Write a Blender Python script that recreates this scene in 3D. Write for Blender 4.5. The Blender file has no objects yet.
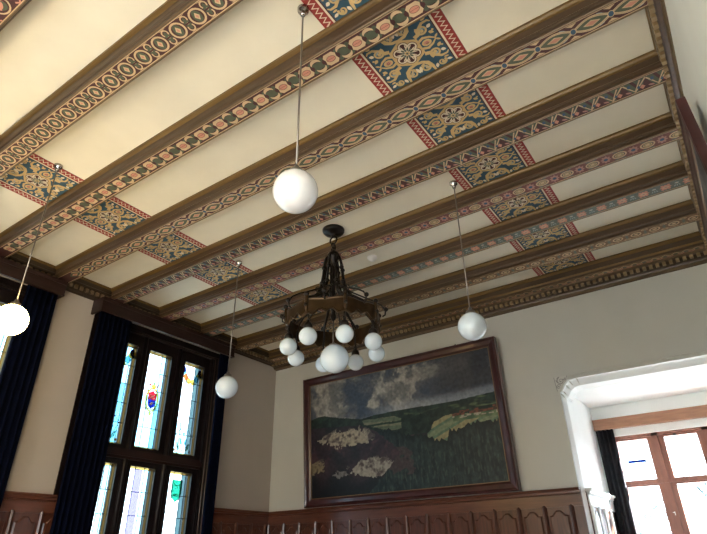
import bpy, bmesh, math, random
from mathutils import Vector, Matrix, noise
random.seed(4)
PI = math.pi
C = bpy.context.scene.collection
SC = bpy.context.scene

# ------------------------------------------------------------------ materials
def _new(name):
    m = bpy.data.materials.new(name); m.use_nodes = True
    nt = m.node_tree
    return m, nt, nt.nodes['Principled BSDF']

def mat(name, col, rough=.6, metal=0., spec=.5, var=0., scale=6., stretch=(1, 1, 1), bump=0., sub=0., coat=0.):
    m, nt, b = _new(name)
    b.inputs['Base Color'].default_value = (*col, 1)
    b.inputs['Roughness'].default_value = rough
    b.inputs['Metallic'].default_value = metal
    b.inputs['Specular IOR Level'].default_value = spec
    b.inputs['Coat Weight'].default_value = coat
    b.inputs['Coat Roughness'].default_value = .12
    if sub:
        b.inputs['Subsurface Weight'].default_value = sub
        b.inputs['Subsurface Radius'].default_value = (.05, .05, .05)
    if var or bump:
        tc = nt.nodes.new('ShaderNodeTexCoord'); mp = nt.nodes.new('ShaderNodeMapping')
        mp.inputs['Scale'].default_value = stretch
        n = nt.nodes.new('ShaderNodeTexNoise'); n.inputs['Scale'].default_value = scale
        n.inputs['Detail'].default_value = 6
        nt.links.new(tc.outputs['Object'], mp.inputs['Vector']); nt.links.new(mp.outputs['Vector'], n.inputs['Vector'])
        if var:
            cr = nt.nodes.new('ShaderNodeValToRGB')
            cr.color_ramp.elements[0].position = .3; cr.color_ramp.elements[1].position = .7
            cr.color_ramp.elements[0].color = (*[c * (1 - var) for c in col], 1)
            cr.color_ramp.elements[1].color = (*[min(1, c * (1 + var)) for c in col], 1)
            nt.links.new(n.outputs['Fac'], cr.inputs['Fac']); nt.links.new(cr.outputs['Color'], b.inputs['Base Color'])
        if bump:
            bp = nt.nodes.new('ShaderNodeBump'); bp.inputs['Strength'].default_value = bump
            bp.inputs['Distance'].default_value = .01
            nt.links.new(n.outputs['Fac'], bp.inputs['Height']); nt.links.new(bp.outputs['Normal'], b.inputs['Normal'])
    return m

def emis(name, col, s):
    m, nt, b = _new(name)
    b.inputs['Base Color'].default_value = (.9, .88, .8, 1)
    b.inputs['Emission Color'].default_value = (*col, 1); b.inputs['Emission Strength'].default_value = s
    return m

def glass(name, col, gloss=.06):
    m = bpy.data.materials.new(name); m.use_nodes = True; nt = m.node_tree
    nt.nodes.remove(nt.nodes['Principled BSDF']); out = nt.nodes['Material Output']
    t = nt.nodes.new('ShaderNodeBsdfTransparent'); t.inputs[0].default_value = (*col, 1)
    g = nt.nodes.new('ShaderNodeBsdfGlossy'); g.inputs['Roughness'].default_value = .08
    mx = nt.nodes.new('ShaderNodeMixShader'); mx.inputs[0].default_value = gloss
    nt.links.new(t.outputs[0], mx.inputs[1]); nt.links.new(g.outputs[0], mx.inputs[2]); nt.links.new(mx.outputs[0], out.inputs[0])
    return m

M = {}
M['plaster'] = mat('ceiling_plaster', (.80, .77, .655), .85, var=.045, scale=2.5, bump=.04)
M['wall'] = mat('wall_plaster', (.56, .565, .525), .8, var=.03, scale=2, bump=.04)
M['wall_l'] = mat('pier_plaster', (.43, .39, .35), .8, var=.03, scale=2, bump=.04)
M['white'] = mat('white_plaster', (.85, .90, .90), .45, var=.03, scale=3, bump=.05)
M['gold'] = mat('gilt_moulding', (.115, .066, .015), .38, metal=.15, var=.2, scale=4, stretch=(.4, 4, 4))
M['beam'] = mat('beam_brown', (.058, .033, .017), .42, var=.18, scale=5, stretch=(.4, 6, 6))
M['lip'] = mat('beam_lip', (.12, .078, .038), .45, var=.15, scale=5, stretch=(.4, 6, 6))
M['dentil'] = mat('dentil_tan', (.27, .19, .10), .5, var=.15, scale=8)
M['dentdark'] = mat('dentil_recess_shade', (.035, .018, .009), .6)  # shadow between the dentils put into a near-black brown
M['wood'] = mat('red_brown_wood', (.085, .028, .017), .28, var=.35, scale=7, stretch=(5, 5, .6), bump=.05, coat=.3)
M['woodh'] = mat('red_brown_wood_rail', (.105, .035, .020), .28, var=.3, scale=7, stretch=(.6, .6, 6), bump=.05, coat=.3)
M['darkwood'] = mat('dark_window_wood', (.008, .005, .006), .4, spec=.25, var=.3, scale=8, stretch=(4, 4, .6), coat=.08)
M['pelmet'] = mat('pelmet_wood', (.022, .010, .009), .4, spec=.3, var=.25, scale=7, stretch=(4, .6, 4), coat=.05)
M['frame'] = mat('mahogany_frame', (.045, .011, .012), .3, var=.25, scale=8, coat=.4)
M['liner'] = mat('gilt_liner', (.16, .10, .05), .45, metal=.3)
M['winframe'] = mat('oak_window_frame', (.26, .11, .08), .4, var=.15, scale=8, stretch=(3, 3, .6))
M['board'] = mat('curtain_board', (.31, .155, .09), .45, var=.2, scale=9, stretch=(.7, 4, 4))
M['curtain'] = mat('navy_velvet', (.0012, .0026, .011), .9, spec=.06, var=.3, scale=12)
M['curtain_dk'] = mat('charcoal_curtain', (.022, .022, .027), .85, spec=.1, var=.25, scale=12)
M['floor'] = mat('parquet_floor', (.46, .38, .28), .35, var=.25, scale=5, stretch=(.5, 5, 1))
M['bronze'] = mat('aged_bronze', (.06, .035, .016), .36, metal=.75, var=.35, scale=14)
M['iron'] = mat('dark_iron', (.016, .013, .012), .35, metal=.6, var=.3, scale=14)
M['chrome'] = mat('chrome', (.45, .43, .42), .2, metal=1)
M['rod'] = mat('nickel_rod', (.24, .22, .20), .3, metal=.8)
M['opal'] = mat('opal_glass', (.84, .88, .93), .12, spec=.5, sub=.25, coat=.4)
M['opalb'] = mat('blue_opal_glass', (.70, .83, .97), .12, spec=.5, sub=.25, coat=.4)
M['lit'] = emis('lit_opal_glass', (1, .70, .28), 20)
M['plastic'] = mat('white_plastic', (.88, .88, .86), .4)
M['lead'] = mat('lead_came', (.03, .03, .035), .5, metal=.3)
M['black'] = mat('black_metal', (.01, .01, .01), .5)
def P(n, c, r=.7, v=.08): M[n] = mat('paint_' + n, c, r, var=v, scale=20)
P('maroon', (.062, .018, .020)); P('tan', (.58, .43, .27)); P('green', (.075, .095, .062)); P('slate', (.10, .125, .105))
P('pink', (.56, .25, .185)); P('blue', (.035, .085, .155)); P('navy', (.026, .078, .125)); P('ochre', (.58, .42, .20))
P('cream', (.74, .66, .52)); P('red', (.29, .035, .03)); P('brown', (.17, .095, .05)); P('paleblue', (.30, .38, .40))
P('roseb', (.16, .06, .05)); P('rose', (.42, .22, .19))
G = {}
for n, c in dict(clear=(.72, .82, .84), blue=(.17, .34, .40), pale=(.42, .62, .66), amber=(.50, .33, .09), lilac=(.095, .080, .135), red=(.25, .008, .015), deep=(.004, .008, .12),
                 green=(.008, .13, .075), gold=(.42, .27, .04), cyan=(.12, .34, .42), white=(1, 1, 1), orange=(.42, .10, .02), azure=(.008, .06, .20), palegreen=(.25, .33, .24)).items():
    G[n] = glass('glass_' + n, c)

# ------------------------------------------------------------------ object helpers
def tag(o, label=None, cat=None, group=None, kind=None):
    if label: o['label'] = label
    if cat: o['category'] = cat
    if group: o['group'] = group
    if kind: o['kind'] = kind
    return o

def empty(name, loc=(0, 0, 0), rot=(0, 0, 0)):
    o = bpy.data.objects.new(name, None); C.objects.link(o); o.location = loc; o.rotation_euler = rot
    o.empty_display_size = .1
    return o

class MB:
    """collects shapes into one mesh"""
    def __init__(s): s.v = []; s.f = []; s.m = []; s.sm = []; s.mats = []
    def mi(s, m):
        if isinstance(m, str): m = M[m]
        if m not in s.mats: s.mats.append(m)
        return s.mats.index(m)
    def raw(s, vs, fs, m, smooth=False):
        b = len(s.v); s.v += [tuple(v) for v in vs]; i = s.mi(m)
        for f in fs: s.f.append(tuple(b + k for k in f)); s.m.append(i); s.sm.append(smooth)
        return s
    def box(s, a, b, m):
        x0, y0, z0 = a; x1, y1, z1 = b
        vs = [(x0, y0, z0), (x1, y0, z0), (x1, y1, z0), (x0, y1, z0), (x0, y0, z1), (x1, y0, z1), (x1, y1, z1), (x0, y1, z1)]
        return s.raw(vs, [(0, 3, 2, 1), (4, 5, 6, 7), (0, 1, 5, 4), (1, 2, 6, 5), (2, 3, 7, 6), (3, 0, 4, 7)], m)
    def tube(s, path, r, m, n=8, closed=False, smooth=True, sx=1.):
        path = [Vector(p) for p in path]; k = len(path)
        rs = r if isinstance(r, (list, tuple)) else [r] * k
        vs = []; up = Vector((0, 0, 1)); prev = None
        for i, p in enumerate(path):
            a = path[(i - 1) % k] if (closed or i) else p; b = path[(i + 1) % k] if (closed or i < k - 1) else p
            t = (b - a).normalized()
            if prev is None:
                ref = up if abs(t.z) < .9 else Vector((1, 0, 0)); u = t.cross(ref).normalized()
            else: u = (prev - t * prev.dot(t)).normalized()
            prev = u; w = t.cross(u)
            for j in range(n):
                q = 2 * PI * j / n; vs.append(p + (u * math.cos(q) * sx + w * math.sin(q)) * rs[i])
        fs = []
        for i in range(k if closed else k - 1):
            for j in range(n):
                a = i * n + j; b = i * n + (j + 1) % n; c = ((i + 1) % k) * n + (j + 1) % n; d = ((i + 1) % k) * n + j
                fs.append((a, b, c, d))
        if not closed: fs += [tuple(range(n))[::-1], tuple((k - 1) * n + j for j in range(n))]
        return s.raw(vs, fs, m, smooth)
    def lathe(s, prof, m, n=24, c=(0, 0, 0), smooth=True):
        vs = []
        for r, z in prof:
            for j in range(n):
                q = 2 * PI * j / n; vs.append((c[0] + max(r, 1e-4) * math.cos(q), c[1] + max(r, 1e-4) * math.sin(q), c[2] + z))
        fs = []
        for i in range(len(prof) - 1):
            for j in range(n): fs.append((i * n + j, i * n + (j + 1) % n, (i + 1) * n + (j + 1) % n, (i + 1) * n + j))
        fs += [tuple(range(n))[::-1], tuple((len(prof) - 1) * n + j for j in range(n))]
        return s.raw(vs, fs, m, smooth)
    def ball(s, c, r, m, n=28):
        pr = [(r * math.sin(PI * i / (n // 2)), r * math.cos(PI * i / (n // 2))) for i in range(n // 2 + 1)]
        return s.lathe(pr[::-1], m, n, c)
    def extrude(s, prof, axis, a, b, m, mats=None, caps=True):
        """prof: closed list of (p,q); axis 'x': p=y,q=z ; axis 'y': p=x,q=z ; axis 'z': p=x,q=y"""
        def pt(t, p, q): return (t, p, q) if axis == 'x' else ((p, t, q) if axis == 'y' else (p, q, t))
        k = len(prof); vs = [pt(a, *p) for p in prof] + [pt(b, *p) for p in prof]
        for i in range(k):
            j = (i + 1) % k
            s.raw([vs[i], vs[j], vs[k + j], vs[k + i]], [(0, 1, 2, 3)], mats[i] if mats else m)
        if caps: s.raw(vs[:k], [tuple(range(k))[::-1]], m); s.raw(vs[k:], [tuple(range(k))], m)
        return s
    def prism(s, pts, frm, d0, d1, m):
        """pts 2D; frm(u,v,d)->xyz"""
        k = len(pts); vs = [frm(u, v, d0) for u, v in pts] + [frm(u, v, d1) for u, v in pts]
        fs = [tuple(range(k)), tuple(range(k, 2 * k))[::-1]] + [(i, k + i, k + (i + 1) % k, (i + 1) % k) for i in range(k)]
        return s.raw(vs, fs, m)
    def build(s, name, parent=None, loc=None, fix=True):
        me = bpy.data.meshes.new(name); me.from_pydata(s.v, [], s.f)
        for m in s.mats: me.materials.append(m)
        me.polygons.foreach_set('material_index', s.m); me.polygons.foreach_set('use_smooth', s.sm)
        if fix and len(s.v) < 60000:
            bm = bmesh.new(); bm.from_mesh(me); bmesh.ops.recalc_face_normals(bm, faces=bm.faces); bm.to_mesh(me); bm.free()
        me.update()
        o = bpy.data.objects.new(name, me); C.objects.link(o)
        if parent: o.parent = parent
        if loc is not None: o.location = loc
        return o

class Paint(MB):
    """flat painted shapes on a plane; fr(u,v,layer)->xyz"""
    def __init__(s, fr): super().__init__(); s.fr = fr; s.ox = 0; s.oy = 0; s.sx = 1; s.sy = 1
    def at(s, ox=0, oy=0, sx=1, sy=1): s.ox, s.oy, s.sx, s.sy = ox, oy, sx, sy; return s
    def P(s, u, v, L): return s.fr(s.ox + s.sx * u, s.oy + s.sy * v, L)
    def poly(s, pts, m, L): return s.raw([s.P(u, v, L) for u, v in pts], [tuple(range(len(pts)))], m)
    def rect(s, u0, v0, u1, v1, m, L): return s.poly([(u0, v0), (u1, v0), (u1, v1), (u0, v1)], m, L)
    def ell(s, u, v, ru, rv, m, L, n=18, rot=0):
        c, d = math.cos(rot), math.sin(rot)
        return s.poly([(u + c * ru * math.cos(q) - d * rv * math.sin(q), v + d * ru * math.cos(q) + c * rv * math.sin(q)) for q in [2 * PI * i / n for i in range(n)]], m, L)
    def dia(s, u, v, ru, rv, m, L): return s.poly([(u - ru, v), (u, v - rv), (u + ru, v), (u, v + rv)], m, L)
    def stroke(s, pts, w, m, L, closed=False):
        k = len(pts); ws = w if isinstance(w, (list, tuple)) else [w] * k; A = []; B = []
        for i, (x, y) in enumerate(pts):
            a = pts[(i - 1) % k] if (closed or i) else (x, y); b = pts[(i + 1) % k] if (closed or i < k - 1) else (x, y)
            dx, dy = b[0] - a[0], b[1] - a[1]; l = math.hypot(dx, dy) or 1; nx, ny = -dy / l, dx / l
            A.append((x + nx * ws[i] / 2, y + ny * ws[i] / 2)); B.append((x - nx * ws[i] / 2, y - ny * ws[i] / 2))
        for i in range(k if closed else k - 1):
            j = (i + 1) % k; s.poly([A[i], A[j], B[j], B[i]], m, L)
        return s
    def ring(s, u, v, ru, rv, w, m, L, n=20, a0=0, a1=2 * PI):
        full = a1 - a0 > 6.28
        return s.stroke([(u + ru * math.cos(a0 + (a1 - a0) * i / n), v + rv * math.sin(a0 + (a1 - a0) * i / n)) for i in range(n if full else n + 1)], w, m, L, full)
    def spiral(s, u, v, r0, r1, turns, a0, w, m, L, n=22):
        pts = []; ws = []
        for i in range(n + 1):
            t = i / n; a = a0 + turns * 2 * PI * t; r = r0 + (r1 - r0) * t
            pts.append((u + r * math.cos(a), v + r * math.sin(a))); ws.append(w * (1 - .55 * t))
        s.stroke(pts, ws, m, L); s.ell(pts[-1][0], pts[-1][1], w * .75, w * .75, m, L, 8); return s
    def leaf(s, u0, v0, u1, v1, w, m, L):
        dx, dy = u1 - u0, v1 - v0; l = math.hypot(dx, dy) or 1; nx, ny = -dy / l * w, dx / l * w
        pr = [(0, 0), (.2, .7), (.5, 1), (.8, .6)]
        pts = [(u0 + dx * t + nx * k, v0 + dy * t + ny * k) for t, k in pr] + [(u1, v1)] + [(u0 + dx * t - nx * k, v0 + dy * t - ny * k) for t, k in pr[:0:-1]]
        return s.poly(pts, m, L)

# ------------------------------------------------------------------ room numbers
CH = 4.6                                  # ceiling height
XL, XR = -5.92, .37                       # wall faces
YN, YF = -2.9, 6.4
PXL, PXR = -5.814, .284                   # where the flat plaster of the bays ends
Y0, PITCH, BW = 1.119, .709, .235
BD = .145                                 # beam depth
def beam_y(k): return Y0 + PITCH * k

# ------------------------------------------------------------------ shell
tag(MB().box((XL - .4, YN - .3, -.2), (XR + .3, YF + 1.7, 0), 'floor').build('floor'), 'brown wooden floor of the hall, below the view', 'floor', kind='structure')
tag(MB().box((XL - .4, YN - .3, CH), (XR + .3, YF + .3, CH + .2), 'plaster').build('ceiling'), 'cream plaster ceiling between the painted beams', 'ceiling', kind='structure')

WIN_C = [4.20, 1.61, -.98]
WY = .86; WZ0, WZ1 = .95, 4.22
w = MB()
edges = [YN] + sum([[c - WY, c + WY] for c in reversed(WIN_C)], []) + [YF + .3]
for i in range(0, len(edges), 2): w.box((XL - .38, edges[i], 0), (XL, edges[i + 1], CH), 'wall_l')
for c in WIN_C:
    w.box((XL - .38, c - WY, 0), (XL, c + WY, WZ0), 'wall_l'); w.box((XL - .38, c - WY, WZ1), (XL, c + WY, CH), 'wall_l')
tag(w.build('wall_left'), 'left wall with beige plaster piers between the stained glass windows', 'wall', kind='structure')
RW = [(-1.45, -.5)]  # unseen opening added so sun reaches the floor and bounces up
w = MB().box((XR, -.5, 0), (XR + .3, YF + 1.7, CH), 'white').box((XR, YN, 0), (XR + .3, -2.6, CH), 'white').box((XR, -2.6, 0), (XR + .3, -1.45, CH), 'white')
for i, (a, b) in enumerate(RW):
    w.box((XR, a, 0), (XR + .3, b, .2), 'white').box((XR, a, 2.8), (XR + .3, b, CH), 'white')
    o = MB().box((XR + .12, a, .2), (XR + .2, a + .07, 2.8), 'winframe').box((XR + .12, b - .07, .2), (XR + .2, b, 2.8), 'winframe').box((XR + .12, a + .07, .2), (XR + .2, b - .07, .28), 'winframe').box((XR + .12, a + .07, 2.72), (XR + .2, b - .07, 2.8), 'winframe').build('window_%d' % (8 + i))
    tag(o, 'tall window added in the right wall behind the viewer to let in sun, out of view', 'window', 'added windows behind the viewer', 'structure')
tag(w.build('wall_right'), 'pale plaster wall on the right under the cornice', 'wall', kind='structure')
NW = [(-3.3, -2.0), (-1.6, -.3)]  # unseen openings added to brighten the room from behind the viewer
w = MB(); ex = [XL - .38] + [v for a in NW for v in a] + [XR + .3]
for i in range(0, len(ex), 2): w.box((ex[i], YN - .3, 0), (ex[i + 1], YN, CH), 'wall')
for a, b in NW: w.box((a, YN - .3, 0), (b, YN, .3), 'wall'); w.box((a, YN - .3, 2.9), (b, YN, CH), 'wall')
for i, (a, b) in enumerate(NW):
    o = MB().box((a, YN - .2, .3), (a + .08, YN - .12, 2.9), 'darkwood').box((b - .08, YN - .2, .3), (b, YN - .12, 2.9), 'darkwood').box((a + .08, YN - .2, .3), (b - .08, YN - .12, .4), 'darkwood')
    o.box((a + .08, YN - .2, 2.8), (b - .08, YN - .12, 2.9), 'darkwood').box(((a + b) / 2 - .04, YN - .2, .4), ((a + b) / 2 + .04, YN - .12, 2.8), 'darkwood')
    o = o.build('window_%d' % (5 + i)); tag(o, 'tall window added in the wall behind the viewer for light, out of view', 'window', 'added windows behind the viewer', 'structure')
tag(w.build('wall_near'), 'plaster wall behind the viewer', 'wall', kind='structure')
# far wall with the chamfered alcove opening
AX0, AX1, AZ = -1.52, .22, 3.385
w = MB()
fr = lambda u, v, d: (u, YF + d, v)
pts = [(XL - .3, 0), (AX0, 0), (AX0, AZ - .13), (AX0 + .045, AZ - .10), (AX0 + .10, AZ - .03), (AX0 + .19, AZ), (AX1, AZ), (AX1, 0), (XR, 0), (XR, CH), (XL - .3, CH)]
# split in convex pieces
w.prism([(XL - .3, 0), (AX0, 0), (AX0, CH), (XL - .3, CH)], fr, 0, .28, 'wall')
w.prism([(AX0, AZ), (AX1, AZ), (AX1, CH), (AX0, CH)], fr, 0, .28, 'wall')
w.prism([(AX1, 0), (XR, 0), (XR, CH), (AX1, CH)], fr, 0, .28, 'wall')
tag(w.build('wall_far'), 'grey beige far wall behind the landscape painting', 'wall', kind='structure')
# white plaster lining of the opening: jamb, chamfer corner and soffit
AD = 7.7
w = MB()
arch = [(AX0, 0), (AX0, AZ - .14), (AX0 + .035, AZ - .125), (AX0 + .075, AZ - .06), (AX0 + .12, AZ - .02), (AX0 + .20, AZ), (AX1, AZ)]
inner = [(AX0 + .03, 0), (AX0 + .03, AZ - .19), (AX0 + .06, AZ - .175), (AX0 + .105, AZ - .105), (AX0 + .15, AZ - .075), (AX0 + .21, AZ - .062), (AX1, AZ - .062)]
for i in range(len(arch) - 1):
    a, b = arch[i], arch[i + 1]; c, d = inner[i], inner[i + 1]
    w.raw([(a[0], YF - .012, a[1]), (b[0], YF - .012, b[1]), (b[0] , YF + .03, b[1] - .012), (a[0] + .012, YF + .03, a[1])], [(0, 1, 2, 3)], 'white')
    w.raw([(a[0] + .012, YF + .03, a[1]), (b[0] , YF + .03, b[1] - .012), (d[0], YF + .10, d[1]), (c[0], YF + .10, c[1])], [(0, 1, 2, 3)], 'white')
    w.raw([(c[0], YF + .10, c[1]), (d[0], YF + .10, d[1]), (d[0], YF + .30, d[1]), (c[0], YF + .30, c[1])], [(0, 1, 2, 3)], 'white')
# fill behind the chamfer corner in the wall plane
w.raw([(AX0 - .0, YF - .004, AZ), (AX0, YF - .004, AZ - .14), (AX0 + .035, YF - .004, AZ - .125), (AX0 + .075, YF - .004, AZ - .06), (AX0 + .12, YF - .004, AZ - .02), (AX0 + .20, YF - .004, AZ)], [tuple(range(6))], 'white')
trim1 = tag(w.build('trim_1', fix=False), 'white plaster moulded edge round the alcove opening', 'moulding', kind='structure')
tag(MB().box((AX0 - .35, YF + .28, 0), (AX0 + .022, AD + .3, AZ + .2), 'white').build('wall_alcove_left'), 'white plaster side of the window alcove, sunlit low down', 'wall', kind='structure')
tag(MB().box((AX1, YF + .28, 0), (XR, AD + .3, AZ + .2), 'white').build('wall_alcove_right'), 'right side wall of the window alcove', 'wall', kind='structure')
tag(MB().box((AX0 - .35, YF + .28, AZ - .065), (XR, AD + .3, AZ + .2), 'white').build('ceiling_alcove'), 'white plaster soffit of the window alcove', 'ceiling', kind='structure')
WAX0, WAX1, WAZ0, WAZ1 = -1.44, .22, .9, 2.93
w = MB()
w.box((AX0, AD, WAZ1), (AX1, AD + .3, AZ - .06), 'white'); w.box((AX0, AD, 0), (AX1, AD + .3, WAZ0), 'white'); w.box((AX0, AD, WAZ0), (WAX0, AD + .3, WAZ1), 'white')
tag(w.build('wall_alcove_back'), 'cream strip of wall above the alcove window', 'wall', kind='structure')
# fine incised mouldings on the wall round the opening
w = MB()
w.box((AX0 - .035, YF - .010, AZ + .045), (AX1, YF, AZ + .062), 'wall'); w.box((AX0 - .035, YF - .006, AZ + .02), (AX1, YF, AZ + .03), 'wall')
tag(w.build('trim_2'), 'thin plaster fillet above the alcove opening', 'moulding', kind='structure')
# scroll ornament in the corner
sc = Paint(lambda u, v, L: (AX0 + u, YF - .016 - .002 * L, AZ + v)); m_or = mat('ornament_grey', (.30, .30, .29), .6); M['orn'] = m_or; M['ornl'] = mat('ornament_pale', (.62, .62, .58), .6)
sc.poly([(-.035, .045), (.12, .045), (.105, -.01), (.06, -.05), (.025, -.115), (-.0, -.135), (-.025, -.12)], 'ornl', 0)
sc.stroke([(-.035, .045), (-.022, -.12)], .008, 'orn', 1); sc.spiral(.035, -.005, .042, .008, 1.4, 2.2, .011, 'orn', 1); sc.spiral(.002, -.07, .028, .005, 1.3, .5, .010, 'orn', 1)
sc.spiral(.085, .012, .02, .004, 1.2, 3, .009, 'orn', 1); sc.leaf(-.01, .02, .03, .045, .009, 'orn', 1); sc.leaf(0, -.03, -.02, .02, .007, 'orn', 1)
sc.stroke([(.11, .045), (.108, .02)], .006, 'orn', 1)
sc.build('scroll_ornament', trim1, fix=False)

# ------------------------------------------------------------------ ceiling beams with painted undersides
def band_fr(u, v, L): return (u, v, -BD + .006 - .0006 * L)
BH = .068     # half width of painted band
def band_base(p, x0, x1, base):
    p.at(); p.rect(x0, -BH, x1, BH, base, 0)
    for sg in (-1, 1): p.rect(x0, sg * (BH - .006), x1, sg * BH, 'tan', 1)
def pat_ovals(p):
    p.ring(0, 0, .050, .050, .013, 'tan', 2); p.ell(0, 0, .030, .042, 'green', 1); p.dia(0, 0, .019, .027, 'tan', 2); p.dia(0, 0, .009, .013, 'pink', 3)
    u = .0856
    for sg in (-1, 1):
        p.ring(u, sg * .031, .021, .022, .009, 'tan', 2, 14); p.leaf(u - .003, sg * .004, u + .002, sg * .045, .012, 'green', 3)
        p.leaf(u, sg * .018, u + .022, sg * .006, .008, 'green', 3); p.leaf(u, sg * .018, u - .022, sg * .006, .008, 'green', 3)
        p.poly([(.052, sg * .060), (.120, sg * .060), (.0856, sg * .054)], 'tan', 1)
def pat_crescent(p):
    p.poly([(-.030, -.046), (.030, -.046), (.048, -.026), (.040, 0), (.048, .026), (.030, .046), (-.030, .046), (-.048, .026), (-.040, 0), (-.048, -.026)], 'tan', 1); p.ell(0, 0, .032, .022, 'pink', 2); p.ring(0, 0, .032, .022, .003, 'maroon', 3); p.stroke([(-.03, 0), (.03, 0)], .002, 'maroon', 3)
    u = .103
    p.ell(u, 0, .034, .030, 'green', 2)
    for a in (.7, 2.44, 3.84, 5.58):
        p.leaf(u + .02 * math.cos(a), .02 * math.sin(a), u + .062 * math.cos(a), .058 * math.sin(a), .016, 'green', 2)
        p.ell(u + .056 * math.cos(a), .056 * math.sin(a), .017, .015, 'green', 2, 8)
    for sg in (-1, 1):
        pts = []; ws = []
        for i in range(9):
            t = PI * (.08 + .84 * i / 8); pts.append((u + sg * .006 + .038 * math.cos(t), sg * (.012 + .036 * math.sin(t)))); ws.append(.003 + .022 * math.sin(PI * i / 8))
        p.stroke(pts, ws, 'tan', 3)
def pat_guilloche(p, per=.222):
    n = 16
    for sg in (-1, 1):
        for off in (0, .006):
            pts = [(per * i / n, sg * (.046 - off * 1.6) * math.sin(2 * PI * i / n * .5 * 1 + 0) if False else sg * (.046) * math.cos(PI * i / n)) for i in range(n + 1)]
        p.stroke(pts, .016, 'tan', 2); p.stroke([(a, b) for a, b in pts], .0015, 'green', 3)
    # leaf diamond between crossings (centre at 0 and per)
    p.poly([(-.092, 0), (-.05, -.028), (0, -.042), (.05, -.028), (.092, 0), (.05, .028), (0, .042), (-.05, .028)], 'green', 1)
    p.dia(0, 0, .052, .024, 'tan', 2); p.dia(0, 0, .040, .017, 'pink', 3)
    p.ell(per / 2, 0, .017, .023, 'blue', 4); p.ring(per / 2, 0, .018, .024, .005, 'tan', 5, 14)
    for sg in (-1, 1):
        p.poly([(per / 2 - .034, sg * .058), (per / 2 + .034, sg * .058), (per / 2, sg * .036)], 'tan', 1)
        p.leaf(per / 2 - .03, sg * .02, per / 2 - .075, sg * .052, .008, 'paleblue', 1)
def pat_zigzag(p, per=.148):
    p.poly([(-per / 2, -.058), (-.018, .058), (.030, .058), (-.022, -.058)], 'green', 1); p.poly([(0, -.058), (.050, .05), (per / 2, -.058)], 'green', 1)
    p.stroke([(-per / 2 + .01, -.05), (.0, .05), (.045, -.05)], .011, 'tan', 2); p.stroke([(.0, .058), (.055, -.02), (per / 2 + .005, -.055)], .010, 'tan', 2)
    p.dia(.052, .028, .018, .024, 'pink', 2); p.ell(-.030, -.020, .012, .018, 'blue', 3, 10); p.ell(.028, .02, .010, .014, 'blue', 3, 10); p.leaf(-.06, .03, -.02, .048, .009, 'rose', 2)
def pat_flower(p):
    for i in range(8):
        a = i * PI / 4 + .2; p.leaf(0, 0, .042 * math.cos(a), .050 * math.sin(a), .013, 'rose', 2)
    p.ell(0, 0, .017, .017, 'blue', 3, 12); u = .105
    p.ring(u, 0, .050, .036, .012, 'tan', 2); p.ell(u, 0, .040, .027, 'slate', 1); p.ring(u, 0, .030, .018, .008, 'ochre', 3, 16); p.ell(u, 0, .018, .011, 'tan', 3, 12)
    for sg in (-1, 1):
        p.leaf(u - .05, sg * .055, u + .0, sg * .042, .008, 'slate', 1); p.leaf(u + .05, sg * .055, u, sg * .042, .008, 'slate', 1)
def pat_pinkdia(p):
    p.dia(0, 0, .050, .042, 'pink', 2); p.dia(0, 0, .030, .024, 'tan', 3); p.dia(0, 0, .016, .013, 'rose', 4)
    for sg in (-1, 1): p.ell(sg * .026, .030, .013, .013, 'pink', 2, 8); p.ell(sg * .026, -.030, .013, .013, 'pink', 2, 8)
    u = .090; p.ell(u, -.020, .018, .012, 'paleblue', 2, 10); p.ell(u, -.02, .008, .006, 'tan', 3, 8)
    for d in (-.018, 0, .018): p.leaf(u + d * .6, .004, u + d * 1.4, .034, .005, 'paleblue', 2)
def pat_tan(p):
    p.ring(0, 0, .044, .034, .013, 'tan', 2); p.ell(0, 0, .020, .014, 'tan', 2, 12); p.ring(0, 0, .030, .023, .006, 'green', 1, 14); u = .0855
    for sg in (-1, 1):
        p.leaf(u, 0, u, sg * .045, .011, 'slate', 2); p.leaf(u, 0, u + sg * .020, 0, .010, 'slate', 2); p.ring(u, sg * .05, .030, .012, .006, 'tan', 2, 10)
def pat_blossom(p):
    p.ring(0, 0, .062, .054, .010, 'tan', 2); p.ell(0, 0, .040, .034, 'pink', 1)
    pts = []; ws = []
    for i in range(11):
        t = -.4 + 2.6 * i / 10; pts.append((.034 * math.cos(t), .030 * math.sin(t))); ws.append(.004 + .02 * math.sin(PI * i / 10))
    p.stroke(pts, ws, 'green', 3); u = .125
    for i in range(4):
        y = -.045 + .03 * i; p.stroke([(u - .035, y), (u - .012, y + .016), (u + .012, y), (u + .035, y + .016)], .011, 'pink', 2)

# k: (pattern, base colour, period, an anchor x, words)
BEAMS = {
 -1: (pat_blossom, 'maroon', .250, -3.05, 'pink blossoms in tan rings'),
 0: (pat_ovals, 'maroon', .1708, -2.269, 'upright tan ovals and paired scrolls on maroon'),
 1: (pat_crescent, 'maroon', .205, -1.261, 'green quatrefoils, tan crescents and pink lozenges'),
 2: (pat_guilloche, 'maroon', .222, -.234, 'interlaced tan ribbons around leafy pink diamonds'),
 3: (pat_zigzag, 'maroon', .148, -.197, 'slanting green and tan zigzag leaves'),
 4: (pat_flower, 'roseb', .2095, -.031, 'blue-eyed pink flowers between tan ovals'),
 5: (pat_pinkdia, 'slate', .1805, -.073, 'pink diamonds on a slate green ground'),
 6: (pat_tan, 'brown', .172, -.088, 'small tan ovals on a brown ground'),
}
ORD = ['first', 'second', 'third', 'fourth', 'fifth', 'sixth', 'seventh', 'eighth']
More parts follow.
